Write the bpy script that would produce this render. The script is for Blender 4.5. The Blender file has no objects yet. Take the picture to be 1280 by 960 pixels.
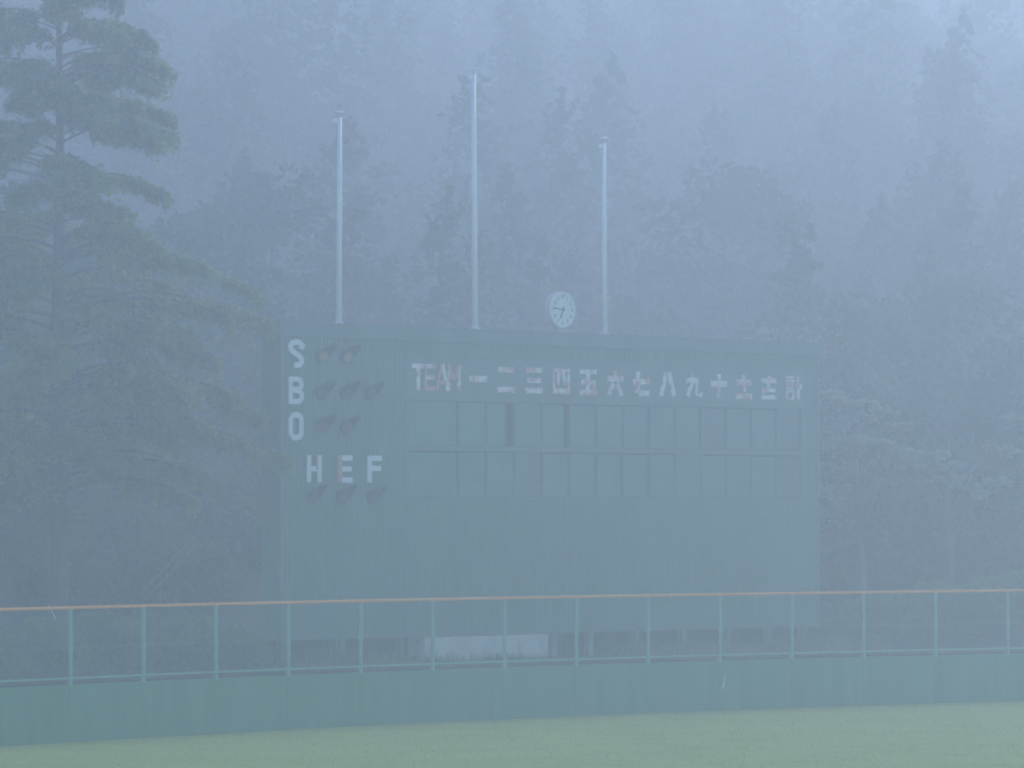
import bpy, math, random
import numpy as np
from mathutils import Vector, Matrix
random.seed(7); rng = np.random.default_rng(11)
S = bpy.context.scene
C = S.collection
R = math.radians

# ------------------------------------------------------------------ camera, sky, sun, exposure
cam_d = bpy.data.cameras.new('camera'); cam = bpy.data.objects.new('camera', cam_d); C.objects.link(cam)
cam.location = (0, 0, 6.2)
cam.rotation_euler = (R(90 + 1.553), 0, 0)
cam_d.sensor_width = 36; cam_d.lens = 165.94
cam_d.clip_start = .5; cam_d.clip_end = 3000
S.camera = cam

SUN_EL, SUN_AZ = 30, 30          # the veiled sun stands high behind the hill, a little to the right
w = bpy.data.worlds.new('World'); S.world = w; w.use_nodes = True
nt = w.node_tree; bg = nt.nodes['Background']
sky = nt.nodes.new('ShaderNodeTexSky'); sky.sky_type = 'NISHITA'; sky.sun_disc = False; sky.ozone_density = 3; sky.dust_density = .3
sky.sun_elevation = R(SUN_EL); sky.sun_rotation = R(SUN_AZ)
nt.links.new(sky.outputs[0], bg.inputs[0]); bg.inputs[1].default_value = .15
sl = bpy.data.lights.new('sun', 'SUN'); sl.energy = 1.5; sl.angle = R(14); sl.color = (1, .97, .94)
so = bpy.data.objects.new('sun', sl); C.objects.link(so); so.location = (20, 60, 90)
sd = Vector((math.sin(R(SUN_AZ))*math.cos(R(SUN_EL)), math.cos(R(SUN_AZ))*math.cos(R(SUN_EL)), math.sin(R(SUN_EL))))
so.rotation_euler = sd.to_track_quat('Z', 'Y').to_euler()
S.view_settings.view_transform = 'Standard'; S.view_settings.look = 'None'
S.view_settings.gamma = 1; S.view_settings.exposure = 0.58
try:
    S.cycles.use_denoising = True; S.cycles.denoiser = 'OPENIMAGEDENOISE'
    S.cycles.max_bounces = 6; S.cycles.diffuse_bounces = 2; S.cycles.glossy_bounces = 1
    S.cycles.volume_bounces = 3; S.cycles.transmission_bounces = 2; S.cycles.transparent_max_bounces = 4
    S.cycles.filter_width = 2.0
except Exception: pass

# ------------------------------------------------------------------ helpers
def tag(o, label=None, cat=None, group=None, kind=None):
    if label: o['label'] = label
    if cat: o['category'] = cat
    if group: o['group'] = group
    if kind: o['kind'] = kind
    return o
def empty(name, loc=(0, 0, 0), rz=0):
    o = bpy.data.objects.new(name, None); C.objects.link(o); o.location = loc; o.rotation_euler = (0, 0, rz)
    o.empty_display_size = .3
    return o

class MB:
    def __init__(s): s.v = []; s.f = []; s.m = []; s.n = 0
    def add(s, vs, fs, mi=0):
        b = s.n; s.v += [tuple(v) for v in vs]; s.n += len(vs)
        for f in fs: s.f.append(tuple(i + b for i in f)); s.m.append(mi)
        return s
    def box(s, x0, x1, y0, y1, z0, z1, mi=0):
        vs = [(x, y, z) for z in (z0, z1) for y in (y0, y1) for x in (x0, x1)]
        return s.add(vs, [(0, 2, 3, 1), (4, 5, 7, 6), (0, 1, 5, 4), (2, 6, 7, 3), (0, 4, 6, 2), (1, 3, 7, 5)], mi)
    def tube(s, pts, rad, n=8, mi=0, caps=True):
        pts = [Vector(p) for p in pts]
        if not isinstance(rad, (list, tuple)): rad = [rad]*len(pts)
        vs = []; fs = []
        d0 = (pts[1]-pts[0]).normalized(); a = d0.cross(Vector((0, 0, 1)) if abs(d0.z) < .9 else Vector((1, 0, 0))).normalized()
        for i, p in enumerate(pts):
            d = (pts[min(i+1, len(pts)-1)] - pts[max(i-1, 0)]).normalized()
            a = (a - d*a.dot(d)).normalized(); b = d.cross(a)
            for k in range(n):
                t = 2*math.pi*k/n
                vs.append(p + (a*math.cos(t) + b*math.sin(t))*rad[i])
        for i in range(len(pts)-1):
            for k in range(n):
                k2 = (k+1) % n
                fs.append((i*n+k, i*n+k2, (i+1)*n+k2, (i+1)*n+k))
        if caps:
            fs.append(tuple(range(n))[::-1]); fs.append(tuple((len(pts)-1)*n + k for k in range(n)))
        return s.add(vs, fs, mi)
    def stroke(s, pts, wd, y0, y1, mi=0):
        """a flat band of width wd in the xz plane, given thickness from y0 (front) to y1"""
        n = len(pts); L = []; Rr = []
        for i, p in enumerate(pts):
            a = pts[max(i-1, 0)]; b = pts[min(i+1, n-1)]
            d = Vector((b[0]-a[0], b[1]-a[1])).normalized(); q = Vector((-d.y, d.x))
            k = 1.0
            if 0 < i < n-1:
                d1 = Vector((p[0]-a[0], p[1]-a[1])).normalized(); c = max(.5, d1.dot(d)); k = 1/c
            L.append((p[0]+q.x*wd/2*k, p[1]+q.y*wd/2*k)); Rr.append((p[0]-q.x*wd/2*k, p[1]-q.y*wd/2*k))
        vs = []
        for l, r in zip(L, Rr): vs += [(l[0], y0, l[1]), (r[0], y0, r[1]), (l[0], y1, l[1]), (r[0], y1, r[1])]
        fs = []
        for i in range(n-1):
            a = 4*i; b = a+4
            fs += [(a, a+1, b+1, b), (a+2, b+2, b+3, a+3), (a, b, b+2, a+2), (a+1, a+3, b+3, b+1)]
        fs += [(0, 2, 3, 1), (4*n-4, 4*n-3, 4*n-1, 4*n-2)]
        return s.add(vs, fs, mi)
    def mesh(s, name, mats):
        me = bpy.data.meshes.new(name); me.from_pydata(s.v, [], s.f)
        if not isinstance(mats, (list, tuple)): mats = [mats]
        for m in mats: me.materials.append(m)
        if len(mats) > 1: me.polygons.foreach_set('material_index', s.m)
        me.update(); return me
    def build(s, name, mats, parent=None, smooth=False):
        me = s.mesh(name, mats)
        if smooth: me.polygons.foreach_set('use_smooth', [True]*len(me.polygons))
        o = bpy.data.objects.new(name, me); C.objects.link(o)
        if parent: o.parent = parent
        return o
def link(name, me, parent=None, loc=None):
    o = bpy.data.objects.new(name, me); C.objects.link(o)
    if parent: o.parent = parent
    if loc: o.location = loc
    return o
def tri_mesh(name, V, k, mat):
    """V: (n*k,3) loose faces of k corners each, quickly"""
    me = bpy.data.meshes.new(name); n = len(V)//k
    me.vertices.add(len(V)); me.vertices.foreach_set('co', np.ascontiguousarray(V, dtype=np.float32).ravel())
    me.loops.add(len(V)); me.loops.foreach_set('vertex_index', np.arange(len(V), dtype=np.int32))
    me.polygons.add(n); me.polygons.foreach_set('loop_start', np.arange(0, len(V), k, dtype=np.int32))
    me.materials.append(mat); me.update(calc_edges=True); return me

def mat(name, c1, c2=None, scale=3., rough=.8, stretch=(1, 1, 1), bump=0., detail=5., lo=.35, hi=.65, metal=0., c3=None, c3scale=20., c3lo=.6, c3hi=.7, rand=0.):
    m = bpy.data.materials.new(name); m.use_nodes = True; N = m.node_tree.nodes; Lk = m.node_tree.links
    b = N['Principled BSDF']; b.inputs['Roughness'].default_value = rough; b.inputs['Metallic'].default_value = metal
    b.inputs['Specular IOR Level'].default_value = .25
    b.inputs['Base Color'].default_value = (*c1, 1)
    if c2 is None: return m
    tc = N.new('ShaderNodeTexCoord'); mp = N.new('ShaderNodeMapping'); mp.inputs['Scale'].default_value = stretch
    Lk.new(tc.outputs['Object'], mp.inputs[0])
    if rand:
        oi = N.new('ShaderNodeObjectInfo'); mu = N.new('ShaderNodeMath'); mu.operation = 'MULTIPLY'; mu.inputs[1].default_value = 97.
        Lk.new(oi.outputs['Random'], mu.inputs[0]); Lk.new(mu.outputs[0], mp.inputs['Location'])
    no = N.new('ShaderNodeTexNoise'); no.inputs['Scale'].default_value = scale; no.inputs['Detail'].default_value = detail
    Lk.new(mp.outputs[0], no.inputs['Vector'])
    cr = N.new('ShaderNodeValToRGB'); cr.color_ramp.elements[0].position = lo; cr.color_ramp.elements[1].position = hi
    cr.color_ramp.elements[0].color = (*c1, 1); cr.color_ramp.elements[1].color = (*c2, 1)
    Lk.new(no.outputs['Fac'], cr.inputs[0]); out = cr.outputs[0]
    if c3 is not None:
        n2 = N.new('ShaderNodeTexNoise'); n2.inputs['Scale'].default_value = c3scale; n2.inputs['Detail'].default_value = 6
        Lk.new(mp.outputs[0], n2.inputs['Vector'])
        r2 = N.new('ShaderNodeValToRGB'); r2.color_ramp.elements[0].position = c3lo; r2.color_ramp.elements[1].position = c3hi
        Lk.new(n2.outputs['Fac'], r2.inputs[0])
        mx = N.new('ShaderNodeMix'); mx.data_type = 'RGBA'; Lk.new(r2.outputs[0], mx.inputs[0])
        Lk.new(out, mx.inputs[6]); mx.inputs[7].default_value = (*c3, 1); out = mx.outputs[2]
    Lk.new(out, b.inputs['Base Color'])
    if bump:
        bp = N.new('ShaderNodeBump'); bp.inputs['Strength'].default_value = bump; bp.inputs['Distance'].default_value = .02
        Lk.new(no.outputs['Fac'], bp.inputs['Height']); Lk.new(bp.outputs[0], b.inputs['Normal'])
    return m

M = dict(
 grass=mat('field_grass', (.26, .33, .04), (.31, .39, .055), scale=.35, rough=.95, c3=(.31, .37, .09), c3scale=.8, c3lo=.45, c3hi=.8),
 blade=mat('grass_blade', (.25, .32, .05), (.29, .36, .065), scale=.3, rough=.9),
 soil=mat('woodland_floor', (.035, .04, .025), (.06, .065, .03), scale=.3, rough=1),
 wall=mat('wall_green', (.06, .25, .12), (.09, .3, .145), scale=1.6, stretch=(1.4, 1, .2), rough=.6, c3=(.13, .28, .17), c3scale=1.4, c3lo=.5, c3hi=.85, bump=.1, rand=1),
 capshade=mat('coping_shade', (.035, .06, .05), (.06, .09, .075), scale=3, rough=.8),  # coping coloured dark to paint in the shadow line below the bottom rail
 post=mat('post_green', (.17, .42, .33), (.22, .48, .39), scale=4, rough=.45),
 rail=mat('rail_orange', (1, .34, .04), (.95, .42, .09), scale=1.4, rough=.6, c3=(.75, .6, .5), c3scale=5., c3lo=.6, c3hi=.75, rand=1),
 link=mat('chain_link_green', (.12, .3, .25), rough=.5),
 clad=mat('cladding_green', (.11, .23, .155), (.14, .27, .185), scale=.5, stretch=(1, 1, .25), rough=.55, c3=(.14, .2, .17), c3scale=1.6, c3lo=.55, c3hi=.85),
 trim=mat('trim_green', (.115, .21, .165), (.145, .245, .195), scale=1.2, rough=.5),
 face=mat('face_green', (.13, .23, .18), (.155, .26, .205), scale=.8, rough=.6),
 cell=mat('cell_teal', (.105, .255, .2), (.135, .285, .22), scale=1.1, rough=.5, rand=1),
 cellg=mat('cell_grey_green', (.11, .2, .165), (.14, .23, .19), scale=1.1, rough=.5, rand=1),
 mull=mat('mullion_green', (.12, .23, .185), rough=.5),
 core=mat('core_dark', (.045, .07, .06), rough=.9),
 white=mat('letter_white', (.88, .89, .88), (.8, .82, .8), scale=6, rough=.5),
 worn=mat('letter_worn', (.88, .86, .82), (.8, .76, .7), scale=3, rough=.6, c3=(.64, .36, .33), c3scale=4., c3lo=.44, c3hi=.6, rand=1),
 red=mat('letter_faded_red', (.6, .24, .22), (.66, .4, .37), scale=5, rough=.6),
 hood=mat('hood_dark', (.09, .11, .115), (.115, .125, .125), scale=8, rough=.6),
 lens_o=mat('lens_orange', (.42, .24, .16), rough=.25), lens_r=mat('lens_red', (.2, .11, .11), rough=.25),
 lens_g=mat('lens_green', (.05, .13, .08), rough=.25), lens_b=mat('lens_brown', (.13, .1, .1), rough=.25),
 pole=mat('pole_white', (.92, .93, .95), (.85, .87, .9), scale=2, rough=.35),
 clockface=mat('clock_face', (.8, .85, .82), (.74, .78, .76), scale=3, rough=.4),
 clockcase=mat('clock_case', (.62, .55, .52), (.5, .42, .4), scale=4, rough=.5),
 ink=mat('clock_ink', (.06, .09, .09), rough=.6),
 conc=mat('concrete', (.72, .69, .6), (.84, .8, .72), scale=1.2, rough=.9, bump=.2, c3=(.4, .4, .33), c3scale=1.8, c3lo=.55, c3hi=.75),
 steel=mat('galvanised', (.33, .36, .35), (.42, .45, .43), scale=6, rough=.45),
 bark=mat('bark', (.12, .1, .085), (.2, .17, .15), scale=2, stretch=(3, 3, .5), rough=.95, bump=.4),
 cedar=mat('cedar_needles', (.17, .24, .07), (.32, .38, .11), scale=1.1, rough=.8, lo=.38, hi=.62),
 conif=mat('conifer_needles', (.10, .14, .06), (.14, .185, .075), scale=.35, rough=.85, rand=1),
 broad=mat('broad_leaves', (.06, .095, .035), (.11, .15, .055), scale=.55, rough=.75, rand=1),
 pale=mat('pale_leaves', (.22, .29, .14), (.4, .44, .27), scale=.6, rough=.7, rand=1),
 bush=mat('bush_leaves', (.1, .18, .04), (.19, .27, .07), scale=.8, rough=.8, rand=1),
 weed=mat('weeds', (.1, .15, .06), (.26, .29, .13), scale=.9, rough=.9),
)

def translucent(m, k):                              # thin leaves let part of the light through
    N = m.node_tree.nodes; Lk = m.node_tree.links; b = N['Principled BSDF']; o_ = N['Material Output']
    t = N.new('ShaderNodeBsdfTranslucent'); mx = N.new('ShaderNodeMixShader'); mx.inputs[0].default_value = k
    Lk.new(b.inputs['Base Color'].links[0].from_socket, t.inputs[0])
    Lk.new(b.outputs[0], mx.inputs[1]); Lk.new(t.outputs[0], mx.inputs[2]); Lk.new(mx.outputs[0], o_.inputs['Surface'])
for k_, f_ in (('cedar', .45), ('conif', .35), ('broad', .35), ('pale', .4), ('bush', .35), ('weed', .4), ('blade', .3)): translucent(M[k_], f_)

# ------------------------------------------------------------------ lie of the land
NP, SP = 19, 3.07                                   # fence bays, post spacing
def arc():                                          # the outfield fence bends gently round the field
    pts = {}; i0 = 2; x, y = -13.64, 124.8
    head = lambda k: R(57.3 - (k - i0)*1.68)
    pts[i0] = (x, y)
    for k in range(i0, NP):
        h = (head(k)+head(k+1))/2; x += SP*math.cos(h); y += SP*math.sin(h); pts[k+1] = (x, y)
    x, y = pts[i0]
    for k in range(i0, 0, -1):
        h = (head(k)+head(k-1))/2; x -= SP*math.cos(h); y -= SP*math.sin(h); pts[k-1] = (x, y)
    return [pts[k] for k in range(NP+1)]
A = arc()
WT, FT = 1.62, 3.62                                 # wall top, fence top
ax = np.array([p[0] for p in A]); ay = np.array([p[1] for p in A])
def ywall(X):
    if X < ax[0]: return max(-90., ay[0] - (ax[0]-X)*1.62)
    if X > ax[-1]: return ay[-1] + (X-ax[-1])*.5
    return float(np.interp(X, ax, ay))
def sm(a, b, t):
    t = min(1, max(0, (t-a)/(b-a))); return t*t*(3-2*t)
def gz(X, Y):
    z = 1.42
    z += 3.6*sm(146, 162, Y)*sm(-3, -8, X)
    z += 1.6*sm(161, 175, Y)*sm(9, 14, X)
    z += .19*max(0, Y-196)*sm(196, 230, Y)
    z += 9*sm(188, 262, Y)*sm(-4, -22, X)
    z += (1.6*math.sin(X*.06+Y*.021)+1.1*math.sin(X*.11-Y*.04))*sm(200, 300, Y)
    z -= .02*max(0, X-2)*sm(240, 420, Y)*7
    return z

o = MB().add([(-420, -70, 0), (420, -70, 0), (420, 780, 0), (-420, 780, 0)], [(0, 1, 2, 3)]).build('field', M['grass'])
tag(o, 'mown grass of the foggy outfield', kind='structure')
xs = np.concatenate([np.linspace(-400, -40, 13), np.linspace(-34, 34, 41), np.linspace(40, 400, 13)])
offs = np.concatenate([[.22], np.linspace(2, 60, 30), np.linspace(66, 560, 62)])
b = MB(); vs = []
for X in xs:
    for d in offs:
        Y = ywall(X)+d; vs.append((X, min(Y, 770), min(gz(X, min(Y, 770)), 88)))
nO = len(offs); fs = []
for i in range(len(xs)-1):
    for j in range(nO-1): fs.append((i*nO+j, (i+1)*nO+j, (i+1)*nO+j+1, i*nO+j+1))
vs2 = [(v[0], v[1], -.3) for v in vs[::nO]]; nb = len(vs); vs += vs2
for i in range(len(xs)-1): fs.append((i*nO, nb+i, nb+i+1, (i+1)*nO))
o = b.add(vs, fs).build('hillside', M['soil'], smooth=True); tag(o, 'wooded ground rising behind the outfield wall', kind='structure')

# ------------------------------------------------------------------ outfield wall and fence
wall = empty('outfield_wall', (A[8][0], A[8][1], 0)); tag(wall, 'low green outfield wall curving along the edge of the grass', 'wall')
fence = empty('chain_link_fence', (A[8][0], A[8][1], WT)); tag(fence, 'green chain link fence with a faded orange top rail standing on the outfield wall', 'fence')
base_w = Vector((A[8][0], A[8][1], 0)); base_f = Vector((A[8][0], A[8][1], WT))
pan = MB(); g = .0015
pan.box(g, SP-g, 0, .2, 0, WT-.07).box(g+.003, SP-g-.003, -.006, 0, .04, WT-.08)
pan = pan.mesh('wall_panel', M['wall'])
cop = MB().box(.002, SP-.002, .015, .24, WT-.07, WT); cop = cop.mesh('coping', M['capshade'])
rail = MB().tube([(-.02, 0, 0), (SP+.02, 0, 0)], .041, 8); rail_me = rail.mesh('top_rail', M['rail'])
brail = MB().tube([(0, 0, 0), (SP, 0, 0)], .03, 8).mesh('bottom_rail', M['post'])
wire = MB().tube([(0, 0, 0), (SP, 0, 0)], .004, 5).mesh('tension_wire', M['steel'])
HM = FT-WT-.14
lk = MB(); pitch = .075
def chain():
    nx = int((SP+HM)/pitch)
    for sgn in (1, -1):
        for k in range(nx+1):
            # strand enters at the bottom or a side and climbs at 45 degrees
            x0 = -HM + k*pitch; za, zb = 0, HM
            xa, xb = x0, x0+HM
            if xa < 0: za = -xa; xa = 0
            if xb > SP: zb = HM-(xb-SP); xb = SP
            if zb - za < .02: continue
            if sgn < 0: xa, xb = SP-xa, SP-xb
            y = .004*sgn
            lk.tube([(xa, y, za), ((xa+xb)/2, -y, (za+zb)/2), (xb, y, zb)], .0026, 3, caps=False)
chain(); lk_me = lk.mesh('chain_link_mesh', M['link'])
pm = MB().tube([(0, 0, -.09), (0, 0, FT-WT-.02)], .055, 10)
pm.box(-.07, .07, .02, .045, -.1, .08)
pm_me = pm.mesh('fence_post', M['post'])
collar = MB().tube([(0, 0, .86), (0, 0, .98)], .072, 10).mesh('collar', M['post'])
cap = MB().tube([(0, 0, FT-WT-.05), (0, 0, FT-WT+.05)], [.062, .05], 8).mesh('post_cap', M['rail'])
for i in range(NP):
    (x0, y0), (x1, y1) = A[i], A[i+1]; a = math.atan2(y1-y0, x1-x0)
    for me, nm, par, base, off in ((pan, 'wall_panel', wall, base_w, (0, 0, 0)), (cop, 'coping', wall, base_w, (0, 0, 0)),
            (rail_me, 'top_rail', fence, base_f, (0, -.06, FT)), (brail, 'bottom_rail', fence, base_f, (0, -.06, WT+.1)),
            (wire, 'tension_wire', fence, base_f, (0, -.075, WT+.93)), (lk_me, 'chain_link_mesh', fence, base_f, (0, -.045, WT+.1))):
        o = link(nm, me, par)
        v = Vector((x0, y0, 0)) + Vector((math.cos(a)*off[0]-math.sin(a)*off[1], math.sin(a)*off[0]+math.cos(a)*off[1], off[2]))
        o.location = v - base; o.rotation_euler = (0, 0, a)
for i in range(NP+1):
    x0, y0 = A[i]; q = A[max(i-1, 0)]; r = A[min(i+1, NP)]; a = math.atan2(r[1]-q[1], r[0]-q[0])
    v = Vector((x0, y0, WT)) + Vector((math.sin(a)*.06, -math.cos(a)*.06, 0))
    p = link('fence_post', pm_me, fence, v-base_f); p.rotation_euler = (0, R(random.uniform(-.25, .25)), a)
    link('collar', collar, p); link('post_cap', cap, p)
# a scrap of pale tape peeling off the wall, and a loose string under the rail
def on_arc(X, off, z):
    Y = float(np.interp(X, ax, ay)); return Vector((X + .55*off, Y - .83*off, z))
v = [on_arc(6.60+dx, .045, z) for dx, z in ((.03, 1.12), (.03, .98), (.01, .86), (-.02, .76), (-.05, .68))]
MB().tube([p-base_w for p in v], [.012, .016, .02, .03, .015], 5).build('peeling_tape', M['white'], wall)
v = [on_arc(-12.40+dx, .1, z) for dx, z in ((-.06, 3.72), (0, 3.58), (.05, 3.45), (.1, 3.32))]
MB().tube([p-base_f for p in v], .009, 5).build('loose_string', M['white'], fence)

# ------------------------------------------------------------------ scoreboard (local x runs along its face, y goes back, z up)
BL = 25.0; BZ0, BZ1 = 2.43, 11.94; BA = math.atan2(.7202, .6938); BG = 1.42
sb = empty('scoreboard', (-6.98, 142.0, BG), BA)
tag(sb, 'large green corrugated baseball scoreboard with white characters behind the outfield wall', 'scoreboard')
def bz(z): return z-BG
def corr(x0, x1, z0, z1, pitch=.16, dep=.024, side=False):
    m = MB(); prof = []; x = x0
    while x < x1-1e-6:
        for fx, fy in ((0, 0), (.12, 0), (.3, -dep), (.7, -dep), (.88, 0)):
            xx = x+fx*pitch
            if xx < x1: prof.append((xx, fy))
        x += pitch
    prof.append((x1, 0)); n = len(prof)
    vs = []
    for z in (z0, z1):
        for px, py in prof: vs.append((py, px, bz(z)) if side else (px, py, bz(z)))
    m.add(vs, [(i, i+1, n+i+1, n+i) for i in range(n-1)])
    return m
D0 = 5.30; D1 = 24.34
for (x0, x1, z0, z1) in ((0.02, D0, BZ0, 11.5), (D0, D1, 11.03, 11.5), (D1, BL-.02, BZ0, 11.5), (D0, D1, BZ0, 6.6)):
    corr(x0, x1, z0, z1).build('corrugated_cladding', M['clad'], sb)
o = corr(.03, .8, BZ0, 11.5, side=True).build('end_cladding', M['clad'], sb)
o = corr(.03, .8, BZ0, 11.5, side=True).build('end_cladding', M['clad'], sb); o.location = (BL+.035, 0, 0)
MB().box(.03, BL-.03, .16, .8, bz(BZ0+.02), bz(11.5)).build('backing_box', M['core'], sb)
m = MB()
m.box(-.12, BL+.12, -.14, .92, bz(11.5), bz(11.9)); m.box(-.16, BL+.16, -.18, .96, bz(11.9), bz(11.94))
m.build('roof_fascia', M['trim'], sb)
MB().box(-.02, BL+.02, -.05, .8, bz(BZ0-.08), bz(BZ0)).build('bottom_trim', M['trim'], sb)
for x in (-.03, BL-.07): MB().box(x, x+.1, -.055, .03, bz(BZ0), bz(11.498)).build('corner_trim', M['trim'], sb)
MB().box(D0, D1, -.012, .05, bz(9.74), bz(11.03)).build('header_panel', M['face'], sb)
m = MB()
for z0, z1 in ((11.0, 11.06), ): m.box(D0, D1, -.05, -.013, bz(z0), bz(z1))
m.build('header_trim', M['trim'], sb)
# number cells: one wide TEAM column and thirteen narrow ones, two rows
edges = [5.42, 7.66] + [7.66+1.268*k for k in range(1, 14)]
rows = ((8.26, 9.66), (6.68, 8.10))
for z0, z1 in ((6.6, 6.68), (8.10, 8.26), (9.66, 9.74)):
    MB().box(D0, D1, -.03, .05, bz(z0), bz(z1)).build('horizontal_rail', M['face'], sb)
for k, e in enumerate(edges):
    for z0, z1 in rows:
        MB().box(e-.03, e+.03, -.016, .16, bz(z0), bz(z1)).build('mullion', M['mull'], sb)
for x0, x1 in ((D0, edges[0]-.036), (edges[-1]+.036, D1)):
    if x1 > x0:
        for z0, z1 in rows: MB().box(x0, x1, -.02, .05, bz(z0), bz(z1)).build('side_filler', M['face'], sb)
for r_, (z0, z1) in enumerate(rows):
    for k in range(14):
        a, b_ = edges[k]+.04, edges[k+1]-.04
        if r_ == 0 and k == 2: b_ -= .36
        elif r_ == 0 and k == 4: b_ -= .2
        elif r_ == 0 and k in (7, 9): b_ -= .06
        dy = random.uniform(.025, .055)
        m = MB(); m.box(a, b_, dy, dy+.03, bz(z0+.015), bz(z1-random.choice((.015, .03, .05)))); m.box(a, a+.03, dy-.02, dy, bz(z0+.02), bz(z1-.06)); m.box(b_-.03, b_, dy-.02, dy, bz(z0+.02), bz(z1-.06))
        m.build('number_panel', M['cell'] if random.random() < .72 else M['cellg'], sb)

# lettering: strokes in a unit square -> raised plates
def glyph(name, strokes, x0, z0, wd, ht, mats, proud=.0, wk=1.13):
    m = MB()
    for i, s_ in enumerate(strokes):
        pts, w_, mi = s_
        P = [(x0+p[0]*wd, bz(z0+p[1]*ht)) for p in pts]
        m.stroke(P, w_*wk, -.045-proud-.0017*i, -.0125-proud, mi)
    return m.build(name, mats, sb)
def arcp(cx, cy, rx, ry, a0, a1, n=9):
    return [(cx+rx*math.cos(R(a0+(a1-a0)*i/n)), cy+ry*math.sin(R(a0+(a1-a0)*i/n))) for i in range(n+1)]
tk = .155
kan = [
 [([(0, .5), (1, .5)], .17, 0)],
 [([(.06, .9), (.94, .9)], .16, 0), ([(0, .1), (1, .1)], .16, 0)],
 [([(.04, .91), (.96, .91)], .15, 0), ([(.1, .5), (.88, .5)], .14, 0), ([(0, .09), (1, .09)], .15, 0)],
 [([(.07, .0), (.07, 1)], .09, 0), ([(.93, 0), (.93, 1)], .09, 0), ([(.0, .94), (1, .94)], .1, 0), ([(0, .1), (1, .1)], .16, 0), ([(.36, .9), (.28, .34)], .11, 0), ([(.62, .9), (.7, .34)], .11, 0)],
 [([(.02, .92), (.98, .92)], .14, 0), ([(.08, .5), (.9, .5)], .14, 0), ([(.5, .92), (.42, .08)], .15, 0), ([(.82, .5), (.82, .08)], .12, 0), ([(0, .08), (1, .08)], .15, 0)],
 [([(.5, 1), (.5, .74)], .17, 0), ([(0, .66), (1, .66)], .17, 0), ([(.4, .48), (.14, 0)], .14, 0), ([(.62, .48), (.9, 0)], .14, 0)],
 [([(.3, 1), (.3, .1)], .17, 0), ([(0, .54), (1, .62)], .17, 0), ([(.3, .1), (.96, .1)], .17, 0)],
 [([(.36, .98), (.3, .6), (.1, .03)], .16, 0), ([(.58, 1), (.9, .02)], .17, 0)],
 [([(.42, 1), (.42, .6), (.14, .02)], .15, 0), ([(0, .68), (.78, .72)], .15, 0), ([(.72, .74), (.68, .12), (.98, .08), (.98, .22)], .12, 0)],
 [([(.5, 1), (.5, 0)], .16, 0), ([(0, .58), (1, .58)], .18, 0)],
 [([(.5, 1), (.5, .26)], .15, 0), ([(.02, .68), (.98, .68)], .16, 0), ([(0, .09), (1, .09)], .16, 0)],
 [([(.5, 1), (.5, .48)], .15, 0), ([(.02, .78), (.98, .78)], .15, 0), ([(.14, .38), (.92, .38)], .12, 0), ([(.14, .46), (.14, .2)], .09, 0), ([(0, .08), (1, .08)], .13, 0)],
 [([(.05, .95), (.5, .95)], .075, 0), ([(0, .8), (.55, .8)], .075, 0), ([(.05, .65), (.5, .65)], .075, 0), ([(.05, .5), (.5, .5)], .075, 0), ([(.07, .38), (.07, 0)], .09, 0), ([(.47, .38), (.47, 0)], .09, 0), ([(.03, .36), (.52, .36)], .08, 0), ([(.03, .04), (.52, .04)], .08, 0), ([(.8, 1), (.8, 0)], .12, 0), ([(.6, .58), (1, .58)], .15, 0)],
]
for k, st in enumerate(kan):
    if k == 1:
        for one in st: glyph('character_stroke', [one], 8.09+1.268*k, 9.98, .8, .79, M['worn'])
        continue
    glyph('number_character', st, 8.09+1.268*k, 9.98, .8, .79, M['worn'])
W_ = .1
team = [('T', 5.57, .52, [([(0, .92), (1, .92)], .13, 0), ([(.52, .86), (.52, 0)], .13, 0)]),
        ('E', 6.10, .50, [([(.12, 0), (.12, 1)], .1, 1), ([(.1, .92), (1, .92)], .12, 0), ([(.1, .5), (.9, .5)], .12, 0), ([(.1, .07), (1, .07)], .12, 1)]),
        ('A', 6.62, .54, [([(.06, 0), (.42, 1)], .11, 1), ([(.98, 0), (.52, 1)], .12, 0), ([(.2, .32), (.82, .32)], .1, 1)]),
        ('M', 7.14, .54, [([(.1, 0), (.1, 1)], .11, 0), ([(.92, 0), (.92, 1)], .12, 0), ([(.12, .98), (.5, .4)], .1, 1), ([(.9, .98), (.5, .4)], .1, 1)])]
for ch, x, wd, st in team: glyph('letter', st, x, 9.97, wd, .82, [M['worn'], M['red']])
# S B O and H E F on the corrugated part
wl = .15
sS = [(.88, .66)] + [(.9, .76)] + arcp(.5, .76, .4, .17, 0, 180, 8) + [(.14, .66), (.3, .56), (.7, .42), (.88, .3)] + arcp(.5, .24, .4, .17, 0, -110, 6)
glyph('letter', [(sS, wl, 0)], .3, 10.57, .6, .82, M['white'], proud=.035)
sB = [([(.13, 0), (.13, 1)], wl, 0), ([(.13, .91), (.55, .91)] + arcp(.55, .72, .33, .19, 80, -80, 8) + [(.5, .53), (.13, .53)], wl*.93, 0),
      ([(.3, .5), (.58, .49)] + arcp(.58, .29, .33, .2, 80, -80, 8) + [(.5, .09), (.13, .09)], wl*.93, 0)]
glyph('letter', sB, .3, 9.46, .6, .82, M['white'], proud=.035)
sO = arcp(.5, .72, .37, .2, 0, 180, 8) + arcp(.5, .28, .37, .2, 180, 360, 8) + [(.87, .72)]
glyph('letter', [(sO, wl, 0)], .3, 8.37, .6, .83, M['white'], proud=.035)
glyph('letter', [([(.14, 0), (.14, 1)], .15, 0), ([(.86, 0), (.86, 1)], .15, 0), ([(.2, .5), (.72, .5)], .15, 0), ([(.68, .45), (.68, 1)], .07, 1)], 1.06, 7.1, .6, .82, [M['white'], M['red']], proud=.035)
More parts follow.
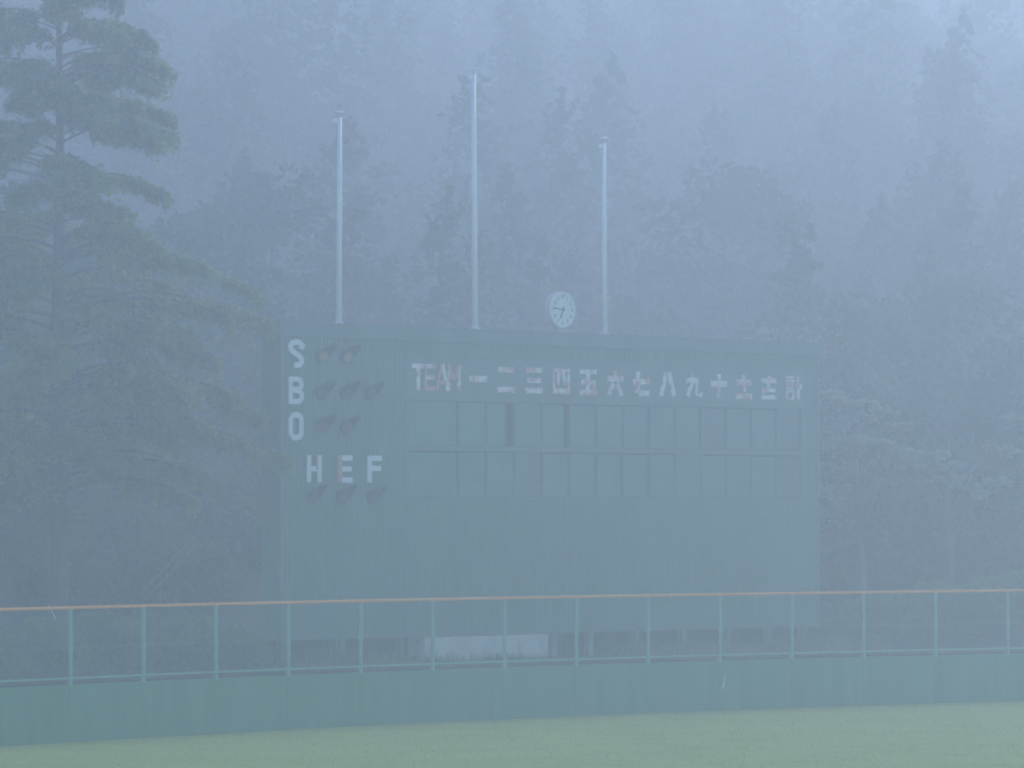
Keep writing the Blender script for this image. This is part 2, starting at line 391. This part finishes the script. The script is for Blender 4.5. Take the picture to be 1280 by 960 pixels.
glyph('letter', [([(.13, 0), (.13, 1)], .17, 1), ([(.26, .91), (1, .91)], .15, 0), ([(.26, .5), (.94, .5)], .14, 0), ([(.26, .09), (1, .09)], .15, 0)], 2.36, 7.1, .6, .82, [M['white'], M['red']], proud=.035)
glyph('letter', [([(.14, 0), (.14, 1)], .16, 0), ([(.2, .91), (1, .91)], .15, 0), ([(.2, .53), (.94, .53)], .14, 0)], 3.62, 7.1, .6, .82, [M['white'], M['red']], proud=.035)
# lamps, each a round housing with a lens under a long slanted hood
def lamp_parts():
    h = MB(); n = 16; r0, r1 = .2, .225
    h.tube([(0, 0, 0), (0, -.12, 0)], [r1, r1], n)
    l = MB(); l.tube([(0, -.121, 0), (0, -.15, 0), (0, -.165, 0)], [.185, .16, .08], n)
    q = MB(); vs = []; steps = 14                         # hood: a curved sheet, long above and cut back below
    for j in range(steps+1):
        t = R(-5 + 190*j/steps); c, s = math.cos(t), math.sin(t)
        ln = .13 + .5*max(0, (s+.2)/1.2)
        for rr, yy in ((r0+.005, -.1), (r0+.03, -ln), (r0+.045, -ln), (r1+.004, -.1)):
            vs.append((rr*c, yy, rr*s + (.10 if yy < -.12 else 0)*max(0, s+.3)))
    fs = []
    for j in range(steps):
        a, b2 = 4*j, 4*j+4
        for k in range(4): fs.append((a+k, b2+k, b2+(k+1) % 4, a+(k+1) % 4))
    fs += [(0, 1, 2, 3), (4*steps+3, 4*steps+2, 4*steps+1, 4*steps)]
    q.add(vs, fs)
    return h.mesh('lamp', M['hood']), l, q.mesh('hood', M['hood'])
hm, lm, qm = lamp_parts()
lens_me = {k: lm.mesh('lens', M[k]) for k in ('lens_o', 'lens_r', 'lens_g', 'lens_b')}
def lamp(x, z, kind):
    o = link('lamp', hm, sb, (x, -.036, bz(z))); link('lens', lens_me[kind], o); link('hood', qm, o)
for x in (1.66, 2.68): lamp(x, 10.94, 'lens_o')
for x in (1.66, 2.68, 3.70): lamp(x, 9.83, 'lens_g')
for x in (1.66, 2.68): lamp(x, 8.81, 'lens_r')
for x in (1.28, 2.53, 3.82): lamp(x, 6.66, 'lens_b')
# legs and the concrete block under the board
for x in (.4, 2.9, 5.4, 12.3, 14.0, 16.2, 18.5, 20.7, 22.8, 24.6):
    m = MB(); m.box(x-.11, x+.11, .25, .27, 0, bz(BZ0-.085)); m.box(x-.11, x+.11, .45, .47, 0, bz(BZ0-.085)); m.box(x-.01, x+.01, .27, .45, 0, bz(BZ0-.085))
    m.box(x-.25, x+.25, .1, .62, -.2, .1)
    m.build('leg', M['steel'] if x in (12.3, 14.0) else M['clad'], sb)
corr(.1, BL-.1, 1.3, BZ0-.1).build('gap_shade_sheet', M['core'], sb).location = (0, .84, 0)  # added dark sheet standing in for the shade in the gap under the board
MB().box(6.1, 11.65, -.06, .7, -.3, bz(BZ0-.11)).build('concrete_plinth', M['conc'], sb)

def bpt(u, d, z):                                   # point on the board in the world
    return Vector((-6.98 + u*.6938 - d*.7202, 142.0 + u*.7202 + d*.6938, z))
# ------------------------------------------------------------------ flag poles
pl = ('shorter flagpole nearest the S lamps at the left end of the board roof', 'tallest middle flagpole standing on the scoreboard roof', 'shorter flagpole on the roof just right of the clock')
for (u, top, r, dx), lb in zip(((2.86, 18.52, .95, .02), (8.82, 20.24, 1.0, -.05), (14.83, 18.4, .84, -.02)), pl):
    p0 = bpt(u, .42, 11.94); f = empty('flagpole', p0); tag(f, lb, 'flagpole', 'flagpoles on the scoreboard roof')
    h = top-11.94-.24
    MB().tube([(0, 0, 0), (dx*.5, 0, h*.5), (dx, 0, h)], [.098*r, .088*r, .068*r], 14).build('pole', M['pole'], f, True)
    MB().tube([(0, 0, 0), (0, 0, .05)], .17, 14).build('base_flange', M['pole'], f)
    MB().tube([(dx, 0, h), (dx, 0, h+.17)], .02, 8).build('spindle', M['steel'], f)
    MB().tube([(dx, 0, h+.16), (dx, 0, h+.185), (dx, 0, h+.21)], [.14, .14, .05], 14).build('truck_cap', M['pole'], f)
    MB().box(dx-.17, dx-.04, -.03, .03, h-.13, h-.02).build('pulley', M['pole'], f)
    MB().tube([(dx-.12, 0, h-.1), (-.13, -.02, h*.4), (-.12, 0, 1.)], .004, 4).build('halyard', M['steel'], f)

# ------------------------------------------------------------------ clock
ck = empty('roof_clock', bpt(12.62, .38, 11.94), BA)
tag(ck, 'round white faced clock standing on the scoreboard roof', 'clock')
cz = .74; rr = .585
m = MB(); m.tube([(0, -.16, cz), (0, -.12, cz), (0, .1, cz), (0, .14, cz)], [rr-.05, rr, rr, rr-.06], 40); m.build('case', M['clockcase'], ck)
m = MB(); m.tube([(0, -.15, cz), (0, -.175, cz)], [rr-.035, rr-.045], 40); m.build('dial', M['clockface'], ck)
m = MB(); n = 40; vs = []; fs = []
for k in range(n):
    a = 2*math.pi*k/n; c, s = math.cos(a), math.sin(a)
    for r2, y in ((rr-.06, -.175), (rr-.06, -.2), (rr-.01, -.2), (rr-.01, -.13)): vs.append((r2*c, y, cz+r2*s))
for k in range(n):
    for j in range(4): fs.append((4*k+j, 4*k+(j+1) % 4, 4*((k+1) % n)+(j+1) % 4, 4*((k+1) % n)+j))
m.add(vs, fs); m.build('bezel', M['clockface'], ck)
def hand(deg, ln, wd, y):
    a = R(deg); d = (math.sin(a), math.cos(a)); mm = MB()
    mm.stroke([(-d[0]*.1, cz-d[1]*.1), (d[0]*ln, cz+d[1]*ln)], wd, y-.006, y); mm.build('hand', M['ink'], ck)
hand(277, .44, .035, -.192); hand(203, .3, .05, -.184)
MB().tube([(0, -.18, cz), (0, -.205, cz)], .04, 10).build('hub', M['ink'], ck)
for k in range(1, 13):
    a = R(30*k); cu = bpy.data.curves.new('numeral', 'FONT'); cu.body = str(k); cu.size = .17; cu.align_x = 'CENTER'; cu.align_y = 'CENTER'; cu.extrude = .002
    to = bpy.data.objects.new('numeral', cu); C.objects.link(to); bpy.context.view_layer.update()
    me = bpy.data.meshes.new_from_object(to.evaluated_get(bpy.context.evaluated_depsgraph_get()))
    bpy.data.objects.remove(to); me.materials.clear(); me.materials.append(M['ink'])
    o = link('numeral', me, ck, (math.sin(a)*.42, -.179, cz+math.cos(a)*.42)); o.rotation_euler = (R(90), 0, 0)
m = MB(); m.box(-.06, .06, -.05, .05, 0, cz-rr+.02); m.box(-.2, .2, -.12, .12, 0, .03); m.build('bracket', M['clockcase'], ck)

# ------------------------------------------------------------------ handrail on the bank at the left
hr = empty('handrail', (-11.6, 149.0, gz(-11.6, 149.0))); tag(hr, 'thin sloping metal handrail climbing the dark bank left of the scoreboard', 'handrail')
b0 = Vector(hr.location)
pA, pB = Vector((-11.75, 149.5, 3.62)), Vector((-10.3, 153.5, 5.45))
for d in (Vector((0, 0, 0)), Vector((.13, .1, -.22))):
    MB().tube([pA+d-b0, pB+d-b0], .013, 7).build('rail', (M['trim'] if d.x == 0 else M['mull']), hr)
for t in (.03, .35, .67, .97):
    q = pA.lerp(pB, t); MB().tube([Vector((q.x, q.y, min(gz(q.x, q.y), q.z-.3)-.1))-b0, q-b0], .016, 6).build('rail_post', M['mull'], hr)

# ------------------------------------------------------------------ foliage
def leaves(P, size, k=4, flat=.0, droop=0.):
    """one small leaf face at every point; flat in 0..1 turns them towards the horizontal"""
    n = len(P); u = rng.normal(size=(n, 3)); u[:, 2] *= (1-flat); u /= np.linalg.norm(u, axis=1, keepdims=True)
    v = rng.normal(size=(n, 3)); v[:, 2] *= (1-flat); v -= (v*u).sum(1, keepdims=True)*u; v /= np.linalg.norm(v, axis=1, keepdims=True)+1e-9
    s = (size*rng.uniform(.6, 1.35, size=n))[:, None]
    if k == 3:
        Q = np.stack([P-u*s*.5-v*s*.4, P+u*s*.5-v*s*.3, P+v*s*.6], 1)
    else:
        Q = np.stack([P-u*s*.6, P-v*s*.33, P+u*s*.6, P+v*s*.33], 1)
    if droop: Q[:, :, 2] -= droop*s*np.abs(rng.normal(size=(n, 1)))
    return Q.reshape(-1, 3)
def clumps(centres, radii, per, squash=.7):
    P = []
    for c, r in zip(centres, radii):
        d = rng.normal(size=(per, 3)); d /= np.linalg.norm(d, axis=1, keepdims=True); d *= (rng.uniform(0.3, 1, size=(per, 1))**.5)*r
        d[:, 2] *= squash; P.append(np.array(c)+d)
    return np.concatenate(P)

def conifer_pts(h, r, nb, per):
    """narrow forest conifer: whorled boughs, denser outside, ragged outline"""
    P = []
    for i in range(nb):
        t = (i+rng.random())/nb; z = h*(.14+.86*t); L = r*(1-t)**.55*rng.uniform(.6, 1.1)+.35; a = rng.random()*6.283
        k = max(4, int(per*L/r)); q = rng.uniform(.15, 1, k)
        side = rng.normal(size=k)*.16*L*(.4+q)
        x = L*q*math.cos(a)-side*math.sin(a); y = L*q*math.sin(a)+side*math.cos(a)
        zz = z + .25*L*q - .45*L*q*q + rng.normal(size=k)*.16
        P.append(np.stack([x, y, zz], 1))
    return np.concatenate(P)
def broad_pts(h, r, nc, per):
    cs = []; rs = []
    for i in range(nc):
        t = rng.uniform(.28, 1); a = rng.random()*6.283; prof = math.sin(math.pi*min(1, .16+t*.8))**.7
        q = r*prof*rng.uniform(.35, 1)
        cs.append((q*math.cos(a), q*math.sin(a), h*t*.93)); rs.append(rng.uniform(.11, .22)*r+.2)
    return clumps(cs, rs, per, .55)

def trunk_mb(h, r, lean=0., limbs=6, spread=2., zlo=.3):
    m = MB(); pts = [(lean*t*t+.05*math.sin(7*t), .05*math.cos(5*t), h*t) for t in (0, .03, .25, .5, .75, 1)]
    m.tube(pts, [r*1.5, r*1.1, r*.9, r*.65, r*.4, r*.08], 9)
    for i in range(limbs):
        t = zlo+(.9-zlo)*(i+random.random())/limbs; a = random.random()*6.283; L = spread*(1.15-t)
        b0 = Vector((lean*t*t, 0, h*t)); m.tube([b0, b0+Vector((math.cos(a)*L*.5, math.sin(a)*L*.5, L*.22)), b0+Vector((math.cos(a)*L, math.sin(a)*L, L*.3))], [r*.3, r*.18, r*.06], 5)
    return m

# prototypes
protos = {}
for i in range(3):
    h, r = ((19, 3.3), (17, 2.9), (21, 3.7))[i]
    P = conifer_pts(h, r, 95, 62)
    protos['conifer', i] = (tri_mesh('crown', leaves(P, .42, 4, .35, .4), 4, M['conif']), trunk_mb(h*.97, .24, limbs=8, spread=1.8).mesh('trunk', M['bark']), h)
for i, mt in enumerate(('broad', 'pale', 'broad')):
    h, r = ((11, 4.0), (9.4, 3.6), (13.5, 4.6))[i]
    P = broad_pts(h, r, 75, 85)
    protos['broad', i] = (tri_mesh('crown', leaves(P, .30, 4, .3), 4, M[mt]), trunk_mb(h*.85, .2, limbs=9, spread=r*.8).mesh('trunk', M['bark']), h)
def tree(kind, var, x, y, label, name, cat='tree', group=None, hscale=None):
    cr, tr, h = protos[kind, var]; s = (hscale/h) if hscale else 1
    t = empty(name, (x, y, gz(x, y)-.1), random.random()*6.28); tag(t, label, cat, group); t.scale = (s*random.uniform(.95, 1.08), s, s)
    link('trunk', tr, t); link('crown', cr, t); return t
def X_(px, Y): return (px-640)/5900*Y

# the big layered cedar at the left, in front of the board's left end
CX, CY = X_(72, 139), 139.0; CG = gz(CX, CY)
cd = empty('cedar_tree', (CX, CY, CG-.1)); tag(cd, 'big layered cedar at the left with long drooping boughs reaching the scoreboard edge', 'tree')
m = MB(); m.tube([(0, 0, 0), (0, 0, .5), (.02, 0, 4), (-.02, 0, 9), (.05, 0, 15), (.0, 0, 21), (0, 0, 26)], [.42, .31, .27, .23, .13, .07, .03], 12)
m.build('trunk', M['bark'], cd, True)
limbs = MB(); NP_ = []
def bough(z, az, L, rise, drop, wid=1.0, dens=1.0):
    c, s = math.cos(az), math.sin(az); pts = []
    f = lambda q: z + rise*math.sin(min(1, q*1.3)*math.pi/2) - drop*q*q
    for q in np.linspace(0, 1, 9): pts.append((c*L*q, s*L*q, f(q)))
    limbs.tube(pts, [(.07-.055*q)*(1 if z < 13 else .55) for q in np.linspace(0, 1, 9)], 5)
    nt_ = int(46*L/5*dens)
    for j in range(nt_):
        q = rng.uniform(.22, 1)**.8; sgn = rng.choice((-1, 1)); tl = wid*(1.35-q)*rng.uniform(.5, 1.1)*L/5
        n = 26; u = rng.uniform(0, 1, n)
        fw = .55*u*tl; sd_ = sgn*u*tl
        x = c*(L*q+fw)-s*sd_; y = s*(L*q+fw)+c*sd_
        zz = f(q) - .22*tl*u*u*1.6 + rng.normal(size=n)*.07 - np.abs(rng.normal(size=n))*.16
        NP_.append(np.stack([x, y, zz], 1))
def to_tip(px, py, Yt, z0, rise, dens=1.3, wid=1.0):
    X = X_(px, Yt); Z = 6.2+(640-py)*Yt/5900; dx, dy = X-CX, Yt-CY
    z0 = z0-CG+.1; bough(z0, math.atan2(dy, dx), math.hypot(dx, dy), rise, z0+rise-(Z-CG+.1), wid, dens)
def pz(py, Y=139): return 6.2+(640-py)*Y/5900
for px, py, Yt, y0 in ((222, 552, 136.5, 548), (356, 572, 137.5, 535), (292, 494, 136.8, 478), (322, 368, 138.5, 322), (205, 108, 137.5, 98),
                       (168, 60, 138, 52), (210, 245, 137, 235), (338, 402, 139.5, 380), (250, 330, 136, 330), (-60, 420, 138, 395), (-80, 540, 137.5, 520), (-70, 580, 136, 560),
                       (150, 170, 136, 160), (190, 300, 135.5, 300), (225, 150, 139, 140), (270, 450, 138.5, 425), (20, 180, 136, 170), (10, 130, 137, 110),
                       (330, 520, 140.5, 490), (130, 585, 134.5, 560), (-40, 470, 135, 500)):
    to_tip(px, py, Yt, pz(y0), .75 if px > 0 else .4, 1.3)
for i in range(150):
    t = (i+rng.random())/150; z = 5.2+t*22; L = (5.6*(1-t)**.5+.5)*rng.uniform(.62, 1.08)
    az = rng.random()*6.283 if i % 3 else -math.pi/2+rng.normal()*.6
    if t < .5 and abs(math.atan2(math.sin(az-.4), math.cos(az-.4))) < .5: L *= .7
    bough(z, az, L, .35+.1*L, .22*L, 1.0, .8)
limbs.build('limbs', M['bark'], cd)
link('crown', tri_mesh('crown', leaves(np.concatenate(NP_), .165, 4, .45, .4), 4, M['cedar']), cd)
# dark limb that slopes down to the left of the trunk
MB().tube([(-.1, -.2, pz(448)-CG), (-.8, -.5, pz(470)-CG), (-1.8, -.9, pz(492)-CG)], [.08, .06, .03], 6).build('bare_limb', M['bark'], cd)

near = [
 ('conifer', 0, 8, 150, 15, 'conifer_tree', 'slender conifer trunk at the left picture edge beside the big cedar'),
 ('broad', 2, 150, 168, 12, 'broadleaf_tree', 'dark tree standing behind the layered cedar above the handrail'),
 ('broad', 0, 245, 176, 13, 'broadleaf_tree', 'dark tree between the layered cedar and the left end of the scoreboard'),
 ('broad', 2, 340, 186, 15.5, 'broadleaf_tree', 'dark tree rising behind the S letter corner of the scoreboard'),
 ('broad', 2, 445, 196, 13.5, 'broadleaf_tree', 'broadleaf tree behind the board between the left and middle flagpoles'),
 ('conifer', 2, 520, 214, 14, 'conifer_tree', 'hazy conifer behind the board close left of the middle flagpole'),
 ('broad', 0, 655, 205, 12.5, 'broadleaf_tree', 'broadleaf tree behind the board between the middle flagpole and the clock'),
 ('broad', 2, 800, 212, 14, 'broadleaf_tree', 'broadleaf tree behind the board just right of the right flagpole'),
 ('broad', 2, 905, 224, 17.5, 'broadleaf_tree', 'round crowned tree above the ninth and tenth inning characters'),
 ('broad', 1, 985, 190, 12.2, 'broadleaf_tree', 'pale tree peeping over the right end of the scoreboard'),
 ('broad', 2, 1110, 200, 12.8, 'broadleaf_tree', 'tall dark tree directly behind the pale tree right of the board'),
 ('broad', 0, 1120, 181, 8.2, 'broadleaf_tree', 'shadowy broadleaf tree behind the pale sprays nearest the board'),
 ('broad', 0, 1210, 185, 7.6, 'broadleaf_tree', 'shadowy broadleaf tree behind the second set of pale sprays'),
 ('broad', 0, 1270, 192, 10.6, 'broadleaf_tree', 'dark broadleaf tree at the right picture edge above the shrubs'),
 ('conifer', 1, 1185, 228, 15.5, 'conifer_tree', 'hazy conifer far right, behind the broadleaf trees'),
 ('conifer', 0, 60, 182, 15, 'conifer_tree', 'dark conifer directly behind the trunk of the layered cedar'),
 ('conifer', 1, -40, 170, 15, 'conifer_tree', 'conifer half cut by the left picture edge, behind the cedar'),
]
for kind, var, px, Y, h, nm, lb in near: tree(kind, var, X_(px, Y), Y, lb, nm, hscale=h)
# low spreading tree right of the board: flat bright sprays of leaves held out on long limbs
def spray_tree(px, Y, sprays, lb):
    X0 = X_(px, Y); g0 = gz(X0, Y); t = empty('spreading_tree', (X0, Y, g0-.1)); tag(t, lb, 'tree', 'trees right of the scoreboard')
    m = MB(); m.tube([(0, 0, 0), (.1, 0, 1.6), (-.05, 0, 3.2), (.1, 0, 5)], [.2, .14, .1, .05], 9)
    cs = []; rs = []
    for sx, sy, r in sprays:
        p = (X_(sx, Y)-X0, random.uniform(-1.2, .8), 6.2+(640-sy)*Y/5900-g0+.1)
        m.tube([(0, 0, min(3.2, p[2]*.5)), (p[0]*.55, p[1]*.5, p[2]*.84), (p[0], p[1], p[2]-.12)], [.06, .04, .015], 5)
        for q in range(7):
            cs.append((p[0]+random.gauss(0, r*.55), p[1]+random.gauss(0, r*.6), p[2]+random.gauss(0, .07)-abs(random.gauss(0, .06)))); rs.append(r*.42)
    m.build('trunk', M['bark'], t, True)
    link('crown', tri_mesh('crown', leaves(clumps(cs, rs, 60, .28), .19, 4, .6, .3), 4, M['pale']), t)
spray_tree(1075, 172, [(1032, 492, .6), (1052, 499, .6), (1075, 503, .5), (1100, 512, .4), (1042, 556, .7), (1062, 549, .8), (1083, 551, .8), (1104, 557, .7), (1121, 569, .5), (1040, 610, .4), (1130, 530, .4)],
           'low spreading tree against the right end of the scoreboard with pale flat sprays')
spray_tree(1185, 176, [(1135, 574, .6), (1152, 564, .7), (1172, 569, .7), (1186, 580, .5), (1192, 597, .7), (1208, 605, .6), (1222, 616, .45), (1250, 560, .5), (1240, 600, .4), (1268, 520, .5)],
           'spreading tree with pale sprays, second to the right of the scoreboard')
# undergrowth under the trees, as shrubs that fill the dark gaps
def shrub_mesh(seed, w, h, mt, n=3600):
    cs = []; rs = []
    for i in range(46):
        a = random.random()*6.283; q = math.sqrt(random.random()); z = h*(.25+.62*math.sqrt(max(0, 1-q*q))*random.uniform(.75, 1.05))
        cs.append((w*.82*q*math.cos(a), w*.6*q*math.sin(a), z*.9)); rs.append(random.uniform(.22, .42))
    for i in range(20):
        a = random.random()*6.283; cs.append((w*.7*math.cos(a), w*.55*math.sin(a), h*random.uniform(.1, .45))); rs.append(.4)
    st = MB()
    for i in range(7):
        a = i*.9; st.tube([(0, 0, -.1), (w*.3*math.cos(a), w*.25*math.sin(a), h*.4), (w*.6*math.cos(a), w*.45*math.sin(a), h*.75)], [.035, .025, .01], 5)
    return tri_mesh('leaves', leaves(clumps(cs, rs, n//66, .7), .15, 4, .3), 4, M[mt]), st.mesh('stems', M['bark'])
sh = [shrub_mesh(0, 1.9, 2.05, 'bush'), shrub_mesh(1, 1.4, 1.4, 'bush'), shrub_mesh(2, 1.1, 1.0, 'bush'), shrub_mesh(3, 1.7, 1.75, 'broad'), shrub_mesh(4, 1.5, 1.4, 'broad')]
def shrub(px, Y, k, s, lb, grp, z=None):
    X = X_(px, Y); t = empty('shrub', (X, Y, gz(X, Y)-.05 if z is None else z), random.random()*6.28); tag(t, lb, 'shrub', grp); t.scale = (s, s, s)
    link('stems', sh[k][1], t); link('leaves', sh[k][0], t)
g1, g2 = 'clipped shrubs behind the left of the fence', 'shrubs behind the right of the fence'
for a in ((-30, 133, 0, 1.03, 'rounded shrub cut by the left picture edge behind the fence'), (45, 137, 0, 1.05, 'rounded shrub behind the first full fence post from the left'),
          (118, 139.5, 0, 1.08, 'rounded shrub between the first two fence posts on the left'), (190, 141, 0, 1.1, 'rounded shrub behind the second fence post from the left'),
          (250, 142, 0, 1.04, 'rounded shrub behind the third fence post from the left'), (302, 142.2, 1, .98, 'lower shrub at the right end of the left row, beside the scoreboard')):
    shrub(*a, g1)
for a in ((1050, 162, 1, 1.0, 'shrub just right of the scoreboard foot'), (1105, 163, 0, 1.12, 'broad shrub behind the fourth fence post from the right'),
          (1165, 165, 0, 1.2, 'broad shrub behind the second bay from the right'), (1225, 166, 0, 1.22, 'broad shrub left of the last fence post on the right'),
          (1285, 167, 0, 1.25, 'broad shrub cut by the right picture edge')):
    shrub(*a, g2)
dk = 'dark undergrowth beneath the trees left of the board'
for k, (px, Y, s) in enumerate(((90, 152, 1.5), (150, 158, 1.7), (215, 154, 1.5), (285, 158, 1.7), (330, 162, 1.8), (20, 156, 1.6), (245, 165, 2.0), (120, 166, 2.0))):
    shrub(px, Y, 3 + k % 2, s, 'dark undergrowth bush beneath the conifers left of the scoreboard', dk)
dk = 'undergrowth on the right'
for k, (px, Y, s) in enumerate(((1050, 176, 1.5), (1100, 184, 1.7), (1160, 178, 1.5), (1230, 182, 1.7), (1290, 178, 1.6), (1180, 190, 2.0), (1255, 194, 2.2))):
    shrub(px, Y, 3 + k % 2, s, 'dark undergrowth bush beneath the pale trees right of the scoreboard', dk)
# weeds along the foot of the scoreboard
P = []; n = 10000
u = rng.uniform(-1, 25.5, n); d = -rng.uniform(.15, 3.4, n); hh = rng.uniform(.1, .42, n)*(1+.7*np.sin(u*1.3)*np.sin(u*.47+1))*np.where((u > 5.5) & (u < 12), .7, 1.35)
px_ = -6.98+u*.6938-d*.7202; py_ = 142+u*.7202+d*.6938
a = rng.random(n)*6.283; wv = .035; ln = rng.normal(size=(n, 2))*.14
V = np.stack([np.stack([px_-np.cos(a)*wv, py_-np.sin(a)*wv, np.full(n, 1.40)], 1), np.stack([px_+np.cos(a)*wv, py_+np.sin(a)*wv, np.full(n, 1.40)], 1),
              np.stack([px_+ln[:, 0], py_+ln[:, 1], 1.42+np.abs(hh)], 1)], 1).reshape(-1, 3)
tag(link('weeds', tri_mesh('weeds', V, 3, M['weed'])), 'tall pale weeds and grass along the foot of the scoreboard', 'weeds', kind='stuff')
# blades of the outfield turf in the strip the camera can see
n = 30000; X = rng.uniform(-15, 20, n); Y = rng.uniform(110, 158, n)
yw = np.interp(X, ax, ay, left=100, right=170); k = Y < yw-.03; X, Y = X[k], Y[k]; n = len(X)
a = rng.random(n)*6.283; ln = rng.normal(size=(n, 2))*.02; wv = .012; h = rng.uniform(.015, .035, n)
V = np.stack([np.stack([X-np.cos(a)*wv, Y-np.sin(a)*wv, np.zeros(n)], 1), np.stack([X+np.cos(a)*wv, Y+np.sin(a)*wv, np.zeros(n)], 1), np.stack([X+ln[:, 0], Y+ln[:, 1], h], 1)], 1).reshape(-1, 3)
tag(link('grass', tri_mesh('grass', V, 3, M['blade'])), 'short mown turf blades of the outfield', 'grass', kind='stuff')
# taller wisps against the foot of the wall
# the far wood on the hillside: reads as one mass in the fog
base = [leaves(conifer_pts(17, 3.6, 90, 46)/17, .025, 4, .3, .3) for _ in range(5)]
bb = [leaves(broad_pts(12, 4.3, 66, 32)/12, .033, 4, .3) for _ in range(4)]
allV = []; y = 186.
while y < 500:
    half = .1085*y+9; x = -half+random.random()*6
    while x < half:
        xx, yy = x+random.uniform(-2.5, 2.5), y+random.uniform(-3, 3)
        con = random.random() < .35; src = random.choice(base if con else bb); h = random.uniform(13, 21) if con else random.uniform(9, 14)
        a = random.random()*6.283; c, s = math.cos(a), math.sin(a)
        q = src*np.array([h, h, h])
        allV.append(np.stack([q[:, 0]*c-q[:, 1]*s+xx, q[:, 0]*s+q[:, 1]*c+yy, q[:, 2]+gz(xx, yy)-.3], 1))
        x += random.uniform(4.6, 7.2)
    y += 7.5
far = np.concatenate(allV)
tag(link('far_wood', tri_mesh('far_wood', far, 4, M['conif'])), 'mixed wood covering the hillside, fading into the fog', 'wood', kind='stuff')
print('far tris', len(far)//2)

# ------------------------------------------------------------------ the fog
hz = MB().box(-440, 440, -95, 800, -1, 96)
vm = bpy.data.materials.new('fog'); vm.use_nodes = True; N = vm.node_tree.nodes; N.remove(N['Principled BSDF'])
pv = N.new('ShaderNodeVolumePrincipled'); pv.inputs['Color'].default_value = (.775, .86, .985, 1); pv.inputs['Density'].default_value = .0043
pv.inputs['Anisotropy'].default_value = .6
vm.node_tree.links.new(pv.outputs[0], N['Material Output'].inputs['Volume'])
hz = hz.build('haze', vm); tag(hz, 'bluish morning fog filling the whole ground', 'fog', kind='stuff')
